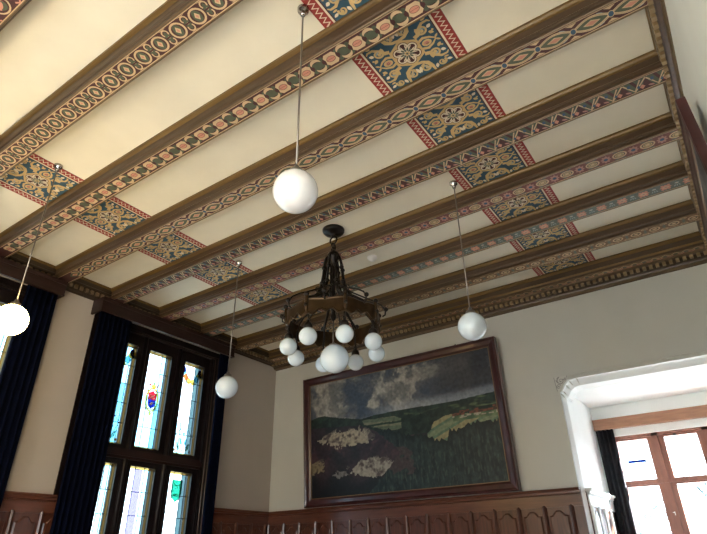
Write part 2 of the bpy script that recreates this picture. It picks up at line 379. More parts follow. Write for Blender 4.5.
def make_beam(k):
    pf, base, per, anc, words = BEAMS.get(k, BEAMS[(k % 3)])
    y = beam_y(k); yc = BW / 2
    o = MB(); z0 = -BD; x0, x1 = XL + .02, XR - .02
    # profile in (y,z), from near ceiling edge down, across and up again
    e = .0
    prof = [(-e, 0), (0.0, -.020), (.010, -.034), (.022, -.040), (.024, -.052), (.026, -.090), (.020, -.098), (.024, -.112), (.034, -.118), (.034, -.138), (.040, -.145), (.046, -.145), (.049, -.139),
            (BW - .049, -.139), (BW - .046, -.145), (BW - .040, -.145), (BW - .034, -.138), (BW - .034, -.118), (BW - .024, -.112), (BW - .020, -.098), (BW - .026, -.090), (BW - .024, -.052), (BW - .022, -.040), (BW - .010, -.034), (BW, -.020), (BW, 0)]
    pm = ['gold'] * 3 + ['beam'] * 2 + ['gold'] + ['beam'] * 3 + ['lip'] * 3 + ['beam'] + ['lip'] * 3 + ['beam'] * 3 + ['gold'] + ['beam'] * 2 + ['gold'] * 3 + ['beam']
    o.extrude(prof, 'x', x0, x1, M['beam'], mats=pm)
    root = o.build('ceiling_beam', loc=(0, y, CH))
    p = Paint(lambda u, v, L: (u, yc + v, -.1395 - .0006 * L)); bx0, bx1 = PXL + .01, PXR + .02
    band_base(p, bx0, bx1, base)
    n0 = math.ceil((bx0 + .04 - anc) / per); n1 = math.floor((bx1 - .0 - anc) / per)
    for n in range(n0, n1 + 1): p.at(anc + n * per, 0); pf(p)
    p.build('painted_band', root, fix=False)
    return root, words
for k in range(-5, 7):
    r, words = make_beam(k)
    if k >= -1: tag(r, 'brown ceiling beam painted with ' + words, 'ceiling beam', 'painted ceiling beams', 'thing')
    else: tag(r, 'brown painted ceiling beam behind the viewer, out of view', 'ceiling beam', 'painted ceiling beams out of view', 'thing')

# ------------------------------------------------------------------ painted ceiling panels
PW, PH = .668, PITCH - BW
def make_panel():
    hw, hh = PW / 2, PH / 2
    p = Paint(lambda u, v, L: (u, v, -.0015 - .0006 * L))
    p.raw([(-hw, -hh, 0), (hw, -hh, 0), (hw, hh, 0), (-hw, hh, 0), (-hw, -hh, -.0014), (hw, -hh, -.0014), (hw, hh, -.0014), (-hw, hh, -.0014)],
          [(0, 3, 2, 1), (4, 5, 6, 7), (0, 1, 5, 4), (1, 2, 6, 5), (2, 3, 7, 6), (3, 0, 4, 7)], 'navy')
    for sg in (-1, 1):
        p.at(0, 0, sg, 1)
        p.rect(hw - .070, -hh, hw, hh, 'red', 1); p.rect(hw - .084, -hh, hw - .070, hh, 'cream', 1); p.rect(hw - .092, -hh, hw - .084, hh, 'maroon', 1)
        z = []; n = 12
        for i in range(n * 2 + 1): z.append((hw - (.054 if i % 2 else .018), -hh + PH * i / (2 * n)))
        p.stroke(z, .013, 'cream', 2)
    iw = hw - .092
    for sx in (-1, 1):
        for sy in (-1, 1):
            p.at(0, 0, sx, sy)
            # ogee frame bands dividing the field
            p.stroke([(.0, .118), (.045, .125), (.080, .150), (.094, .190), (.098, .237)], [.020, .024, .028, .024, .014], 'ochre', 2)
            p.stroke([(.095, .075), (.128, .085), (.150, .120), (.185, .150), (.225, .150), (.24, .135)], [.028, .030, .024, .020, .015, .008], 'ochre', 2)
            p.spiral(.048, .180, .036, .010, 1.25, -1.2, .018, 'ochre', 3); p.leaf(.018, .150, .004, .205, .012, 'cream', 3); p.leaf(.052, .142, .020, .170, .013, 'ochre', 3)
            p.spiral(.165, .105, .040, .010, 1.3, 2.4, .018, 'ochre', 3); p.leaf(.20, .10, .232, .118, .013, 'cream', 3); p.leaf(.195, .07, .225, .045, .013, 'ochre', 3)
            p.spiral(.165, .197, .030, .008, 1.2, -.6, .017, 'ochre', 3); p.leaf(.13, .19, .115, .228, .012, 'cream', 3); p.leaf(.20, .195, .236, .21, .011, 'cream', 3); p.leaf(.19, .17, .225, .175, .008, 'ochre', 3)
            p.stroke([(.10, .03), (.14, .045), (.18, .03), (.215, .0)], [.02, .02, .015, .008], 'ochre', 2)
            p.leaf(.21, .004, .238, .028, .008, 'ochre', 3); p.ell(.225, .07, .008, .008, 'ochre', 3, 8)
            p.leaf(.035, .150, .075, .205, .006, 'paleblue', 3); p.leaf(.15, .125, .185, .1, .006, 'paleblue', 3)
    for sx in (-1, 1):
        p.at(0, 0, sx, 1); p.ell(.148, 0, .034, .026, 'ochre', 4, 16); p.ell(.146, 0, .020, .015, 'pink', 5, 12); p.spiral(.150, 0, .012, .004, 1., .5, .004, 'maroon', 6, 10)
    p.at()
    p.poly([(.122 * math.cos(PI / 6 + i * PI / 3), .122 * math.sin(PI / 6 + i * PI / 3)) for i in range(6)], 'ochre', 4)
    for i in range(6):
        a = i * PI / 3 + PI / 6; p.ell(.060 * math.cos(a), .060 * math.sin(a), .038, .038, 'maroon', 5, 16)
    for i in range(6):
        a = i * PI / 3 + PI / 6; p.ell(.059 * math.cos(a), .059 * math.sin(a), .034, .034, 'cream', 6, 16)
    p.ell(0, 0, .060, .060, 'cream', 6)
    for i in range(6):
        a = i * PI / 3 + PI / 6; c, s_ = math.cos(a), math.sin(a); n_ = (-s_, c)
        p.ell(.060 * c, .060 * s_, .024, .021, 'maroon', 7, 14, a)
        for sg in (-1, 1): p.leaf(.030 * c + sg * .010 * n_[0], .030 * s_ + sg * .010 * n_[1], .072 * c + sg * .016 * n_[0], .072 * s_ + sg * .016 * n_[1], .0045, 'cream', 8)
        p.leaf(.012 * c, .012 * s_, .050 * c, .050 * s_, .007, 'slate', 8)
        a2 = a + PI / 6; p.leaf(.018 * math.cos(a2), .018 * math.sin(a2), .052 * math.cos(a2), .052 * math.sin(a2), .007, 'green', 8)
    p.ell(0, 0, .017, .017, 'ochre', 9, 12); p.dia(0, 0, .010, .010, 'slate', 10)
    return p
pan = make_panel().build('painted_ceiling_panel', fix=False)
first = True
names = {-1: 'blossom', 0: 'oval', 1: 'crescent', 2: 'ribbon', 3: 'zigzag', 4: 'blue-eyed flower', 5: 'pink diamond', 6: 'small tan oval'}
for k in range(-3, 7):
    for side, xc in (('left', PXL + 1.042 + PW / 2), ('right', PXR - 1.042 - PW / 2)):
        o = pan if first else pan.copy()
        if not first: C.objects.link(o)
        first = False
        o.location = (xc, beam_y(k) + BW + PH / 2, CH - .0002)
        if k < -1: lab = 'painted ceiling panel behind the viewer, %s row, bay %s from the near wall' % (side, 'two' if k == -3 else 'three')
        elif k == 6: lab = 'blue and ochre painted panel in the last bay by the far cornice, %s row' % side
        else: lab = 'blue and ochre painted panel between %s and %s beams, %s row' % (names[k], names[k + 1], side)
        tag(o, lab, 'painted panel', 'painted panels of the %s row' % side, 'thing')

# ------------------------------------------------------------------ cornices
M['corn_l'] = mat('shade_dark_cornice', (.030, .018, .011), .45, var=.2, scale=8)  # left cornice and dentils: shade on the window wall put into darker colours
M['dent_l'] = mat('shade_dark_dentil', (.13, .088, .05), .5, var=.2, scale=8)
def cornice(kind, mm=None, md='dentil'):
    """profile: (offset from wall face, z) solid; placed by frame function"""
    o = MB()
    if kind == 'far':
        fr = lambda t, a, z: (t, YF - a, z); t0, t1 = XL, XR; reach = YF - (beam_y(7))
    elif kind == 'left':
        fr = lambda t, a, z: (XL + a, t, z); t0, t1 = YN, YF; reach = PXL - XL
    else:
        fr = lambda t, a, z: (XR - a, t, z); t0, t1 = YN, YF; reach = XR - PXR
    if kind == 'far':
        r = reach
        prof = [(0, CH), (r, CH), (r, CH - .02), (r - .012, CH - .034), (r - .022, CH - .04), (r - .026, CH - .09), (r - .02, CH - .098), (r - .034, CH - .118), (r - .034, CH - .140), (r - .046, CH - .145), (r - .050, CH - .139),
                (.165, CH - .139), (.160, CH - .146), (.150, CH - .150), (.100, CH - .152), (.100, CH - .196), (.070, CH - .200), (.060, CH - .222), (.012, CH - .235), (0, CH - .24)]
        pm = ['beam', 'gold', 'gold', 'gold', 'beam', 'beam', 'gold', 'beam', 'lip', 'lip', 'beam', 'lip', 'lip', 'beam', 'dentdark', 'beam', 'beam', 'lip', 'beam', 'beam']
        dz0, dz1, da0, da1 = CH - .192, CH - .152, .100, .138
    else:
        r = reach
        prof = [(0, CH), (r, CH), (r, CH - .018), (r - .008, CH - .03), (r - .012, CH - .075), (r - .004, CH - .085), (r - .004, CH - .105), (r - .035, CH - .112), (r - .035, CH - .165), (r - .045, CH - .170), (.020, CH - .176), (.012, CH - .19), (0, CH - .19)]
        pm = ['beam', 'gold', 'gold', 'beam', 'beam', 'lip', 'lip', 'dentdark', 'dentdark', 'beam', 'lip', 'lip', 'beam']
        dz0, dz1, da0, da1 = CH - .160, CH - .112, r - .035, r - .008
    for i in range(len(prof)):
        a, b = prof[i], prof[(i + 1) % len(prof)]
        o.raw([fr(t0, *a), fr(t1, *a), fr(t1, *b), fr(t0, *b)], [(0, 1, 2, 3)], (mm if mm and i not in (1, 2) else pm[i]))
    n = int((t1 - t0) / .067); d = .067
    for i in range(n):
        t = t0 + .02 + i * d; a = [fr(t, da0, dz0 + .001), fr(t + .036, da1, dz1 - .001)]
        lo = tuple(min(a[0][j], a[1][j]) for j in range(3)); hi = tuple(max(a[0][j], a[1][j]) for j in range(3))
        o.box(lo, hi, md)
    return o
tag(cornice('left', 'corn_l', 'dent_l').build('trim_3', fix=False), 'dentil cornice along the window wall, coloured dark brown for shade', 'cornice', kind='structure')
tag(cornice('right').build('trim_4', fix=False), 'tan dentil cornice along the pale right wall', 'cornice', kind='structure')
tf = tag(cornice('far').build('trim_5', fix=False), 'deep dentil cornice above the landscape painting', 'cornice', kind='structure')
p = Paint(lambda u, v, L: (u, YF - .215 + v, CH - .1395 - .0006 * L)); p.rect(PXL, -.045, PXR, .045, 'brown', 0)
x = PXL + .06; per = .103; i = 0
while x < PXR - .03:
    p.at(x, 0)
    pts = [(per * j / 8 - per / 2, .018 * math.cos(2 * PI * j / 8) + .012) for j in range(9)]
    p.stroke(pts, .010, 'pink', 2); p.stroke([(a, b - .028) for a, b in pts], .008, 'tan', 1); p.ell(0, -.004, .026, .014, 'slate' if i % 2 else 'green', 3, 12)
    x += per; i += 1
p.build('painted_band', tf, fix=False)

# ------------------------------------------------------------------ wainscot
WZ = 2.24
def wainscot(name, fr, t0, t1, phase, label, m1='wood', m2='woodh', sw=.05, ms=None):
    ms = ms or m1
    """fr(t, z, d) d = distance off the wall"""
    root = MB()
    def bx(o, a0, a1, z0, z1, d0, d1, m):
        q = [fr(a0, z0, d0), fr(a1, z1, d1)]
        o.box(tuple(min(q[0][j], q[1][j]) for j in range(3)), tuple(max(q[0][j], q[1][j]) for j in range(3)), m)
    bx(root, t0, t1, 0, WZ - .03, 0, .022, m1)
    bx(root, t0, t1, WZ - .175, WZ - .04, .022, .036, m2)
    bx(root, t0, t1, .0, .22, .022, .04, m2); bx(root, t0, t1, 1.0, 1.09, .022, .036, m2)
    root = root.build(name); tag(root, label, 'wainscot', kind='structure')
    cap = MB()
    prof = [(0, WZ), (.075, WZ), (.078, WZ - .012), (.070, WZ - .022), (.058, WZ - .028), (.054, WZ - .050), (.036, WZ - .058), (0, WZ - .06)]
    for i in range(len(prof)):
        a, b = prof[i], prof[(i + 1) % len(prof)]
        cap.raw([fr(t0, a[1], a[0]), fr(t1, a[1], a[0]), fr(t1, b[1], b[0]), fr(t0, b[1], b[0])], [(0, 1, 2, 3)], m2)
    for t in (t0, t1): cap.raw([fr(t, z, d) for d, z in prof], [tuple(range(len(prof)))], m2)
    n = int((t1 - t0) / .024)
    for i in range(n): bx(cap, t0 + i * .024, t0 + i * .024 + .013, WZ - .070, WZ - .060, .034, .044, m2)
    cap.build('cap_rail', root, fix=False)
    pitch = .283; k0 = math.ceil((t0 - phase) / pitch) - 1; t = phase + k0 * pitch
    while t < t1:
        if t - sw / 2 >= t0 - .001 and t + sw / 2 <= t1 + .001:
            o = MB()
            for z0, z1 in ((.22, 1.0), (1.09, WZ - .165)):
                pr = [(t - sw / 2, .022), (t - sw / 2 + .008, .042), (t, .052), (t + sw / 2 - .008, .042), (t + sw / 2, .022)]
                for i in range(4):
                    a, b = pr[i], pr[i + 1]; o.raw([fr(a[0], z0, a[1]), fr(b[0], z0, b[1]), fr(b[0], z1, b[1]), fr(a[0], z1, a[1])], [(0, 1, 2, 3)], ms)
                zt = z1 + .018
                for i in range(4):
                    a, b = pr[i], pr[i + 1]; o.raw([fr(a[0], z1, a[1]), fr(b[0], z1, b[1]), fr(t, zt, .03)], [(0, 1, 2)], ms)
            o.build('stile', root, fix=False)
        a, b = max(t + sw / 2 + .014, t0 + .02), min(t + pitch - sw / 2 - .014, t1 - .02)
        if b - a > .08:
            o = MB(); wv = b - a
            for z0, z1 in ((.26, .96), (1.13, WZ - .205)):
                top = [(a, z1 - .05), (a + .18 * wv, z1 - .045), (a + .28 * wv, z1 - .02), (a + .38 * wv, z1 - .002), (a + .5 * wv, z1), (a + .62 * wv, z1 - .002), (a + .72 * wv, z1 - .02), (a + .82 * wv, z1 - .045), (b, z1 - .05)]
                outl = [(a, z0)] + top + [(b, z0)]
                cx, cz = (a + b) / 2, (z0 + z1) / 2
                inn = [(cx + (u - cx) * .86, cz + (v - cz) * (1 - .03 * 1.0 / max(.2, (z1 - z0)))) for u, v in outl]
                o.raw([fr(u, v, .034) for u, v in inn], [tuple(range(len(inn)))], m1)
                for i in range(len(outl)):
                    j = (i + 1) % len(outl); o.raw([fr(*outl[i], .022), fr(*outl[j], .022), fr(*inn[j], .034), fr(*inn[i], .034)], [(0, 1, 2, 3)], m1)
            o.build('raised_panel', root, fix=False)
        t += pitch
    return root
wf = lambda t, z, d: (t, YF - d, z)
wainscot('trim_6', wf, XL, AX0 + .01, -1.632, 'red brown panelled wainscot under the landscape painting')
wl = lambda t, z, d: (XL + d, t, z)
for i, (a, b) in enumerate([(5.15, YF), (2.49, 3.32), (-.10, .73)]):
    wainscot('trim_%d' % (7 + i), wl, a, b, a + .025, ['dark panelled wainscot in the corner beside the window curtain', 'dark panelled wainscot on the pier between the two windows', 'panelled wainscot on the pier behind the viewer'][i])
wj = lambda t, z, d: (AX0 + .022 + d, t, z)
wainscot('trim_10', wj, YF + .10, AD, YF + .16, 'panelling on the side of the window alcove, rails and stiles coloured white for sunlight, dark panels', 'wood', 'white', .09, 'white')  # white rails and stiles put the sun on the wood into the colour
wr = lambda t, z, d: (XR - d, t, z)
wainscot('trim_11', wr, -.4, YF, -2.6, 'panelled wainscot on the right wall below the view')

# ------------------------------------------------------------------ stained glass windows on the left
GX = XL - .11
def stained(parent, y0, y1, z0, z1, crest, tint):
    gf = lambda u, v, L: (GX + .0006 * L, y0 + u, z0 + v)
    W, H = y1 - y0, z1 - z0
    p = Paint(gf); b = .019
    cols = [W * .30, W * .62]
    # column of glass: amber border, clear, tinted strips
    p.rect(0, 0, W, b, G['amber'], 0); p.rect(0, H - b, W, H, G['amber'], 0); p.rect(0, b, b, H - b, G['amber'], 0); p.rect(W - b, b, W, H - b, G['amber'], 0)
    xs = [b, cols[0], cols[1], W - b - .095, W - b - .03, W - b]
    tt = [tint[0], tint[1], 'clear', 'blue', 'pale']
    rows = max(3, round((H - 2 * b) / .235)); rh = (H - 2 * b) / rows
    for i in range(5):
        p.rect(xs[i], b, xs[i + 1], H - b, G[tt[i]], 0)
    obj = p.build('stained_glass_pane', parent, fix=False)
    l = MB(); t = .0036
    for x in [b, xs[1], xs[3], xs[4], W - b]: l.box((GX - .003, y0 + x - t, z0), (GX + .005, y0 + x + t, z1), 'lead')
    for r in range(rows + 1):
        z = z0 + b + r * rh; l.box((GX - .003, y0, z - t), (GX + .005, y1, z + t), 'lead')
    l.build('lead_cames', obj)
    if crest:
        c = Paint(lambda u, v, L: (GX + .007 + .0007 * L, y0 + W / 2 + u, z0 + v)); crest(c, W, H); c.build('coloured_glass_ornament', obj, fix=False)
def crest_arms(c, W, H):
    c.at(0, H * .50, 1.4, 1.35); c.ell(0, .0, .072, .125, G['white'], 0)
    c.ring(0, 0, .062, .108, .020, G['gold'], 1, 16); c.ring(0, 0, .076, .124, .004, 'lead', 2)
    c.poly([(-.045, 0), (.045, 0), (.045, .06), (0, .085), (-.045, .06)], G['red'], 1); c.poly([(-.045, 0), (.045, 0), (.035, -.06), (0, -.085), (-.035, -.06)], G['deep'], 1)
    c.stroke([(-.03, .045), (0, .03), (.03, .05)], .012, 'cream', 3); c.stroke([(-.03, .012), (0, .022), (.03, .010)], .010, 'cream', 3); c.leaf(-.02, -.05, .02, -.02, .012, 'cream', 3)
    c.ell(0, .128, .028, .024, G['gold'], 3, 12); c.leaf(-.03, .12, -.05, .155, .01, G['red'], 3); c.leaf(.03, .12, .05, .155, .01, G['red'], 3); c.leaf(0, .14, 0, .17, .01, G['green'], 3)
    c.ell(0, -.132, .018, .016, G['gold'], 3, 10); c.stroke([(0, -.14), (0, -.26)], .004, 'lead', 3)
def garland(c, W, H, mirror=1):
    c.at(0, H - .13, mirror * 1.15, 1.25)
    pts = [(-.13, .05), (-.10, -.02), (-.055, -.075), (0, -.10), (.055, -.075), (.10, -.02), (.13, .05)]
    cs = ['cyan', 'orange', 'gold', 'gold', 'cyan', 'gold']
    for i in range(6): c.stroke([pts[i], pts[i + 1]], .066, G[cs[i]], 1)
    for sg in (-1, 1):
        c.leaf(sg * .13, .075, sg * .10, -.005, .028, G['deep'], 2); c.leaf(sg * .115, .02, sg * .15, -.02, .020, G['azure'], 2)
    c.stroke(pts, .003, 'lead', 3); c.stroke([(a, b + .03) for a, b in pts[1:-1]], .003, 'lead', 3); c.stroke([(a * 1.05, b - .03) for a, b in pts], .004, 'lead', 3)
def foot(c, W, H):
    c.at(0, .02)
    for sg in (-1, 1):
        c.stroke([(0, .02), (sg * .05, .09), (sg * .03, .18), (0, .25), (sg * .07, .30), (sg * .13, .22)], .0065, 'lead', 1); c.stroke([(sg * .13, .02), (sg * .07, .10), (sg * .10, .17), (sg * .14, .26)], .0065, 'lead', 1)
        c.leaf(sg * .05, .03, sg * .11, .14, .022, G['palegreen'], 0); c.leaf(sg * .02, .10, sg * .06, .20, .018, G['cyan'], 0)
        c.ell(sg * .12, .03, .018, .018, G['orange'], 0, 10); c.ell(sg * .06, .30, .010, .010, G['deep'], 0, 8)
    c.ell(0, .25, .014, .018, G['azure'], 2, 8); c.stroke([(0, .02), (0, .24)], .0065, 'lead', 1)
def gar_foot(c, W, H): garland(c, W, H); foot(c, W, H)
def green_shield(c, W, H):
    c.at(-.005, H - .20, 1.3, 1.4)
    sh = [(-.062, .08), (.062, .08), (.062, -.03), (.045, -.075), (0, -.105), (-.045, -.075), (-.062, -.03)]
    c.poly(sh, G['green'], 0); c.stroke(sh, .005, 'lead', 1, True)
    c.stroke([(-.055, .012), (.055, .012)], .014, G['white'], 2); c.stroke([(-.045, .06), (-.02, .035), (0, .03), (.02, .035), (.045, .06)], .010, G['palegreen'], 2); c.stroke([(-.03, -.04), (.03, -.04)], .012, G['palegreen'], 2)
def make_window(i, c):
    # frame: outer frame, mullions, transom
    fx0, fx1 = XL - .17, XL - .05
    o = MB(); y0, y1 = c - WY, c + WY
    lights = [(c - .68, c - .34), (c - .155, c + .19), (c + .42, c + .76)]
    ys = [y0] + [v for l in lights for v in l] + [y1]
    zs = [(WZ0, WZ0 + .12), (2.63, 2.85), (4.06, WZ1)]
    for a in range(0, len(ys), 2): o.box((fx0, ys[a], WZ0), (fx1, ys[a + 1], WZ1), 'darkwood')
    for za, zb in zs:
        for a, b in lights: o.box((fx0, a, za), (fx1, b, zb), 'darkwood')
    o.box((fx1, y0, 2.69), (fx1 + .04, y1, 2.80), 'pelmet'); o.box((fx1, y0, 2.72), (fx1 + .055, y1, 2.77), 'pelmet')
    for a in (2, 4):
        m = (ys[a] + ys[a + 1]) / 2; o.tube([(fx1 + .004, m, WZ0), (fx1 + .004, m, WZ1)], .032, 'darkwood', 10)
    root = o.build('window_%d' % (i + 1))
    tag(root, ['tall dark-framed stained glass window right of the bare pier', 'dark-framed stained glass window cut by the left edge', 'stained glass window behind the viewer'][i], 'window', kind='structure')
    # architrave, glossy moulding round the reveal
    ar = MB()
    for r, m, s_ in ((.012, 'chrome_wood', .035), (.009, 'chrome_wood', .085)):
        yy0, yy1, zz = y0 + .0 - s_, y1 + s_, WZ1 - .035 + s_ * .5
        ar.tube([(XL + .012, yy0, WZ0), (XL + .012, yy0, zz), (XL + .012, yy1, zz), (XL + .012, yy1, WZ0)], r, 'archi', 6)
    ar.box((XL, y1, WZ0), (XL + .014, y1 + .17, WZ1 + .08), 'darkwood'); ar.box((XL, y0 - .17, WZ0), (XL + .014, y0, WZ1 + .08), 'darkwood'); ar.box((XL, y0, WZ1), (XL + .014, y1, WZ1 + .08), 'darkwood')
    ar.build('architrave', root)
    MB().box((XL - .05, y0, WZ0 - .05), (XL + .10, y1, WZ0), 'pelmet').build('window_sill', root)
    MB().box((fx1, y0, WZ0), (XL, y0 + .02, WZ1), 'darkwood').box((fx1, y1 - .02, WZ0), (XL, y1, WZ1), 'darkwood').box((fx1, y0 + .02, WZ1 - .02), (XL, y1 - .02, WZ1), 'darkwood').build('reveal_lining', root)
    for n, (a, b) in enumerate(lights):
        for lo in (0, 1):
            z0, z1 = ((2.85, 4.06), (WZ0 + .12, 2.63))[lo]
            cr = (gar_foot, crest_arms, gar_foot)[n] if not lo else (None, None, green_shield)[n]
            stained(root, a, b, z0, z1, cr, (('clear', 'clear'), ('clear', 'lilac' if n == 1 else 'clear'))[lo])
M['archi'] = mat('polished_architrave', (.10, .075, .07), .18, coat=.6)
for i, c in enumerate(WIN_C): make_window(i, c)

# pelmets and curtains
PEL = 1.035
def curtain(y0, y1, z0, z1, xc, amp, n, m, name='curtain', axis='y'):
    o = MB(); N = max(24, n * 12); rows = 10; th = .008; F = []; B = []
    for r in range(rows + 1):
        z = z1 + (z0 - z1) * r / rows; g = 1 - .03 * (r / rows)
        for j in range(N + 1):
            t = j / N; s_ = math.sin(2 * PI * n * t + .35 * math.sin(r * .5)); s_ = math.copysign(abs(s_) ** .7, s_)
            d = amp * s_ * (.75 + .25 * noise.noise(Vector((t * 7, r * .3, y0))))
            yy = y0 + (y1 - y0) * t * g
            pt = (xc + d, yy, z) if axis == 'y' else (yy, xc + d, z)
            q = (xc + d - th, yy, z) if axis == 'y' else (yy, xc + d - th, z)
            F.append(pt); B.append(q)
    K = N + 1; tot = len(F); fs = []
    for r in range(rows):
        for j in range(N):
            a = r * K + j; fs += [(a, a + 1, a + K + 1, a + K), (tot + a, tot + a + K, tot + a + K + 1, tot + a + 1)]
        for j in (0, N):
            a = r * K + j; fs.append((a, a + K, tot + a + K, tot + a))
    for r in (0, rows):
        for j in range(N): a = r * K + j; fs.append((a, a + 1, tot + a + 1, tot + a))
    o.raw(F + B, fs, m, True); return o.build(name)
wn = ['tall window right of the bare pier', 'window at the left edge', 'window behind the viewer']
for i, c in enumerate(WIN_C):
    y0, y1 = c - PEL - .045, c + PEL + .02
    o = MB(); x0, x1, z0, z1 = XL + .002, XL + .215, 4.235, 4.39
    o.box((x1 - .025, y0, z0), (x1, y1, z1), 'pelmet'); o.box((x0, y0, z0), (x1 - .025, y0 + .025, z1), 'pelmet'); o.box((x0, y1 - .025, z0), (x1 - .025, y1, z1), 'pelmet'); o.box((x0, y0, z1), (x1 + .01, y1, z1 + .02), 'pelmet')
    o.box((x1, y0, z1 - .025), (x1 + .010, y1, z1), 'pelmet'); o.box((x1, y0, z0), (x1 + .008, y1, z0 + .02), 'pelmet')
    tag(o.build('pelmet_box'), 'dark wooden pelmet box over the ' + wn[i], 'pelmet', 'pelmet boxes over the windows')
    for s_, (a, b) in enumerate([(y0 + .032, y0 + .47), (y1 - .19, y1 - .027)]):
        if i == 1 and s_ == 1: a = y1 - .36
        cu = curtain(a, b, .06, 4.36, XL + .13, .038, 7 if s_ == 0 else 5, 'curtain')
        tag(cu, 'navy velvet curtain on the %s side of the %s' % (('left', 'right')[s_], wn[i]), 'curtain')
    tag(MB().tube([(XL + .13, y0 + .03, 4.365), (XL + .13, y1 - .03, 4.365)], .008, 'black').build('curtain_rail'), 'curtain rail hidden in the pelmet over the ' + wn[i], 'curtain rail', 'curtain rails')

# ------------------------------------------------------------------ alcove window
o = MB(); fy0, fy1 = AD + .06, AD + .14
px = [(-1.28, -.93), (-.74, -.385), (-.195, .16)]
cuts = [WAX0] + [v for a in px for v in a] + [WAX1]
for a in range(0, len(cuts), 2): o.box((cuts[a], fy0, WAZ0), (cuts[a + 1], fy1, WAZ1), 'winframe')
for za, zb in ((WAZ0, WAZ0 + .1), (2.335, 2.405), (2.875, WAZ1)):
    for a, b in px: o.box((a, fy0, za), (b, fy1, zb), 'winframe')
for m in (-.835, -.29): o.box((m - .035, fy0 - .02, WAZ0), (m + .035, fy0, WAZ1), 'winframe')
o.box((WAX0, fy0 - .02, WAZ1 - .035), (WAX1, fy0, WAZ1), 'winframe'); o.box((WAX0, fy0 - .028, 2.352), (WAX1, fy0 - .0, 2.388), 'winframe')
wroot = tag(o.build('window_4'), 'red-brown framed bay window of the alcove, overexposed by daylight', 'window', kind='structure')
gm = glass('clear_window_glass', (.97, .99, 1), .04)
for a, b in px:
    for za, zb in ((2.405, 2.875), (WAZ0 + .1, 2.335)):
        g = MB().box((a, AD + .098, za), (b, AD + .102, zb), gm).build('glass_pane', wroot)
        if a == -1.28 and za > 2:
            c = Paint(lambda u, v, L: (-1.105 + u, AD + .096 - .0007 * L, 2.64 + v))
            sh = [(-.095, .09), (.095, .09), (.10, -.03), (.075, -.09), (0, -.125), (-.075, -.09), (-.10, -.03)]
            M['line'] = mat('grisaille_line', (.10, .10, .13), .7); M['azline'] = mat('azure_enamel', (.02, .12, .5), .6); M['gline'] = mat('gold_enamel', (.55, .42, .05), .6)
            c.stroke(sh, .012, 'line', 1, True); c.poly([(-.10, .0), (.10, .0), (.10, -.032), (-.10, -.032)], G['azure'], 0); c.stroke([(-.10, -.016), (.10, -.016)], .026, G['azure'], 1)
            for sg in (-1, 1): c.spiral(sg * .045, .045, .036, .014, .9, PI / 2, .012, 'line', 1); c.ring(sg * .045, .04, .022, .03, .006, 'line', 1, 12)
            c.ring(0, -.068, .036, .026, .007, 'line', 1, 14)
            for k in range(7): an = PI * (.12 + .76 * k / 6); c.stroke([(.03 * math.cos(an), .10 + .02 * math.sin(an)), (.10 * math.cos(an), .10 + .09 * math.sin(an))], .011, 'gline' if k % 2 else 'line', 1)
            for k in range(9): c.stroke([(-.10 + k * .024, -.155 + .004 * (k % 3)), (-.09 + k * .024, -.175 + .006 * (k % 2))], .007, 'azline' if k > 5 else 'line', 1)
            c.build('painted_shield', g, fix=False)
# window catches and the dark blind roll at the top of the lights
MB().box((-.63, fy0 - .03, 2.868), (-.60, fy0 + .0, 2.885), 'black').build('latch', wroot)
MB().box((-.84, fy0 - .03, 2.0), (-.832, fy0 - .02, 2.04), 'plastic').box((-.855, fy0 - .04, 2.026), (-.832, fy0 - .03, 2.034), 'plastic').build('window_handle', wroot)
tag(MB().box((AX0 + .03, AD - .07, 3.02), (AX1 - .005, AD - .002, 3.15), 'board').build('curtain_board'), 'orange-brown wooden board above the alcove window', 'curtain board')
tag(curtain(-1.48, -1.27, .06, 3.015, AD - .035, .024, 4, 'curtain_dk', axis='x'), 'charcoal curtain beside the alcove window', 'curtain')

# ------------------------------------------------------------------ landscape painting
def lerp(a, b, t): return tuple(a[i] + (b[i] - a[i]) * t for i in range(3))
def sstep(a, b, x):
    t = max(0, min(1, (x - a) / (b - a))); return t * t * (3 - 2 * t)
def pl(pts, x):
    if x <= pts[0][0]: return pts[0][1]
    for (a, b), (c, d) in zip(pts, pts[1:]):
        if x <= c: return b + (d - b) * (x - a) / (c - a)
    return pts[-1][1]
def fbm(x, y, s, o=4, seed=0):
    v = 0; a = .5
    for i in range(o): v += a * noise.noise(Vector((x * s, y * s, seed + i * 7.3))); s *= 2; a *= .55
    return v
def inpoly(P_, x, y):
    r = False; j = len(P_) - 1
    for i in range(len(P_)):
        xi, yi = P_[i]; xj, yj = P_[j]
        if (yi > y) != (yj > y) and x < (xj - xi) * (y - yi) / (yj - yi) + xi: r = not r
        j = i
    return r
SKY = [(0, .675), (.05, .69), (.085, .695), (.13, .675), (.18, .655), (.312, .61), (.388, .625), (.527, .63), (.8, .625), (1, .645)]
FL = [(.318, .596), (.433, .592), (.499, .591), (.535, .558), (.532, .479), (.479, .476), (.386, .522), (.329, .56)]
CL = [(.53, .56), (.578, .585), (.64, .57), (.70, .53), (.68, .432), (.595, .34), (.534, .385)]
FR = [(.60, .41), (.676, .475), (.76, .53), (.84, .52), (.93, .50), (1.0, .49), (1.0, .43), (.864, .40), (.756, .30), (.671, .34)]
FOREST = [(.40, .50), (.46, .48), (.53, .44), (.57, .40), (.608, .415), (.671, .37), (.719, .345), (.752, .338), (.77, .408), (.84, .406), (.889, .452), (.932, .427), (1., .43)]
R1 = [(.04, .49), (.10, .52), (.149, .553), (.21, .53), (.288, .554), (.357, .504), (.375, .421), (.286, .405), (.209, .400), (.118, .44)]
R2 = [(.25, .203), (.29, .27), (.36, .285), (.43, .265), (.485, .221), (.447, .158), (.376, .115), (.294, .165)]
R3 = [(.0, .287), (.056, .315), (.10, .27), (.088, .21), (.0, .225)]
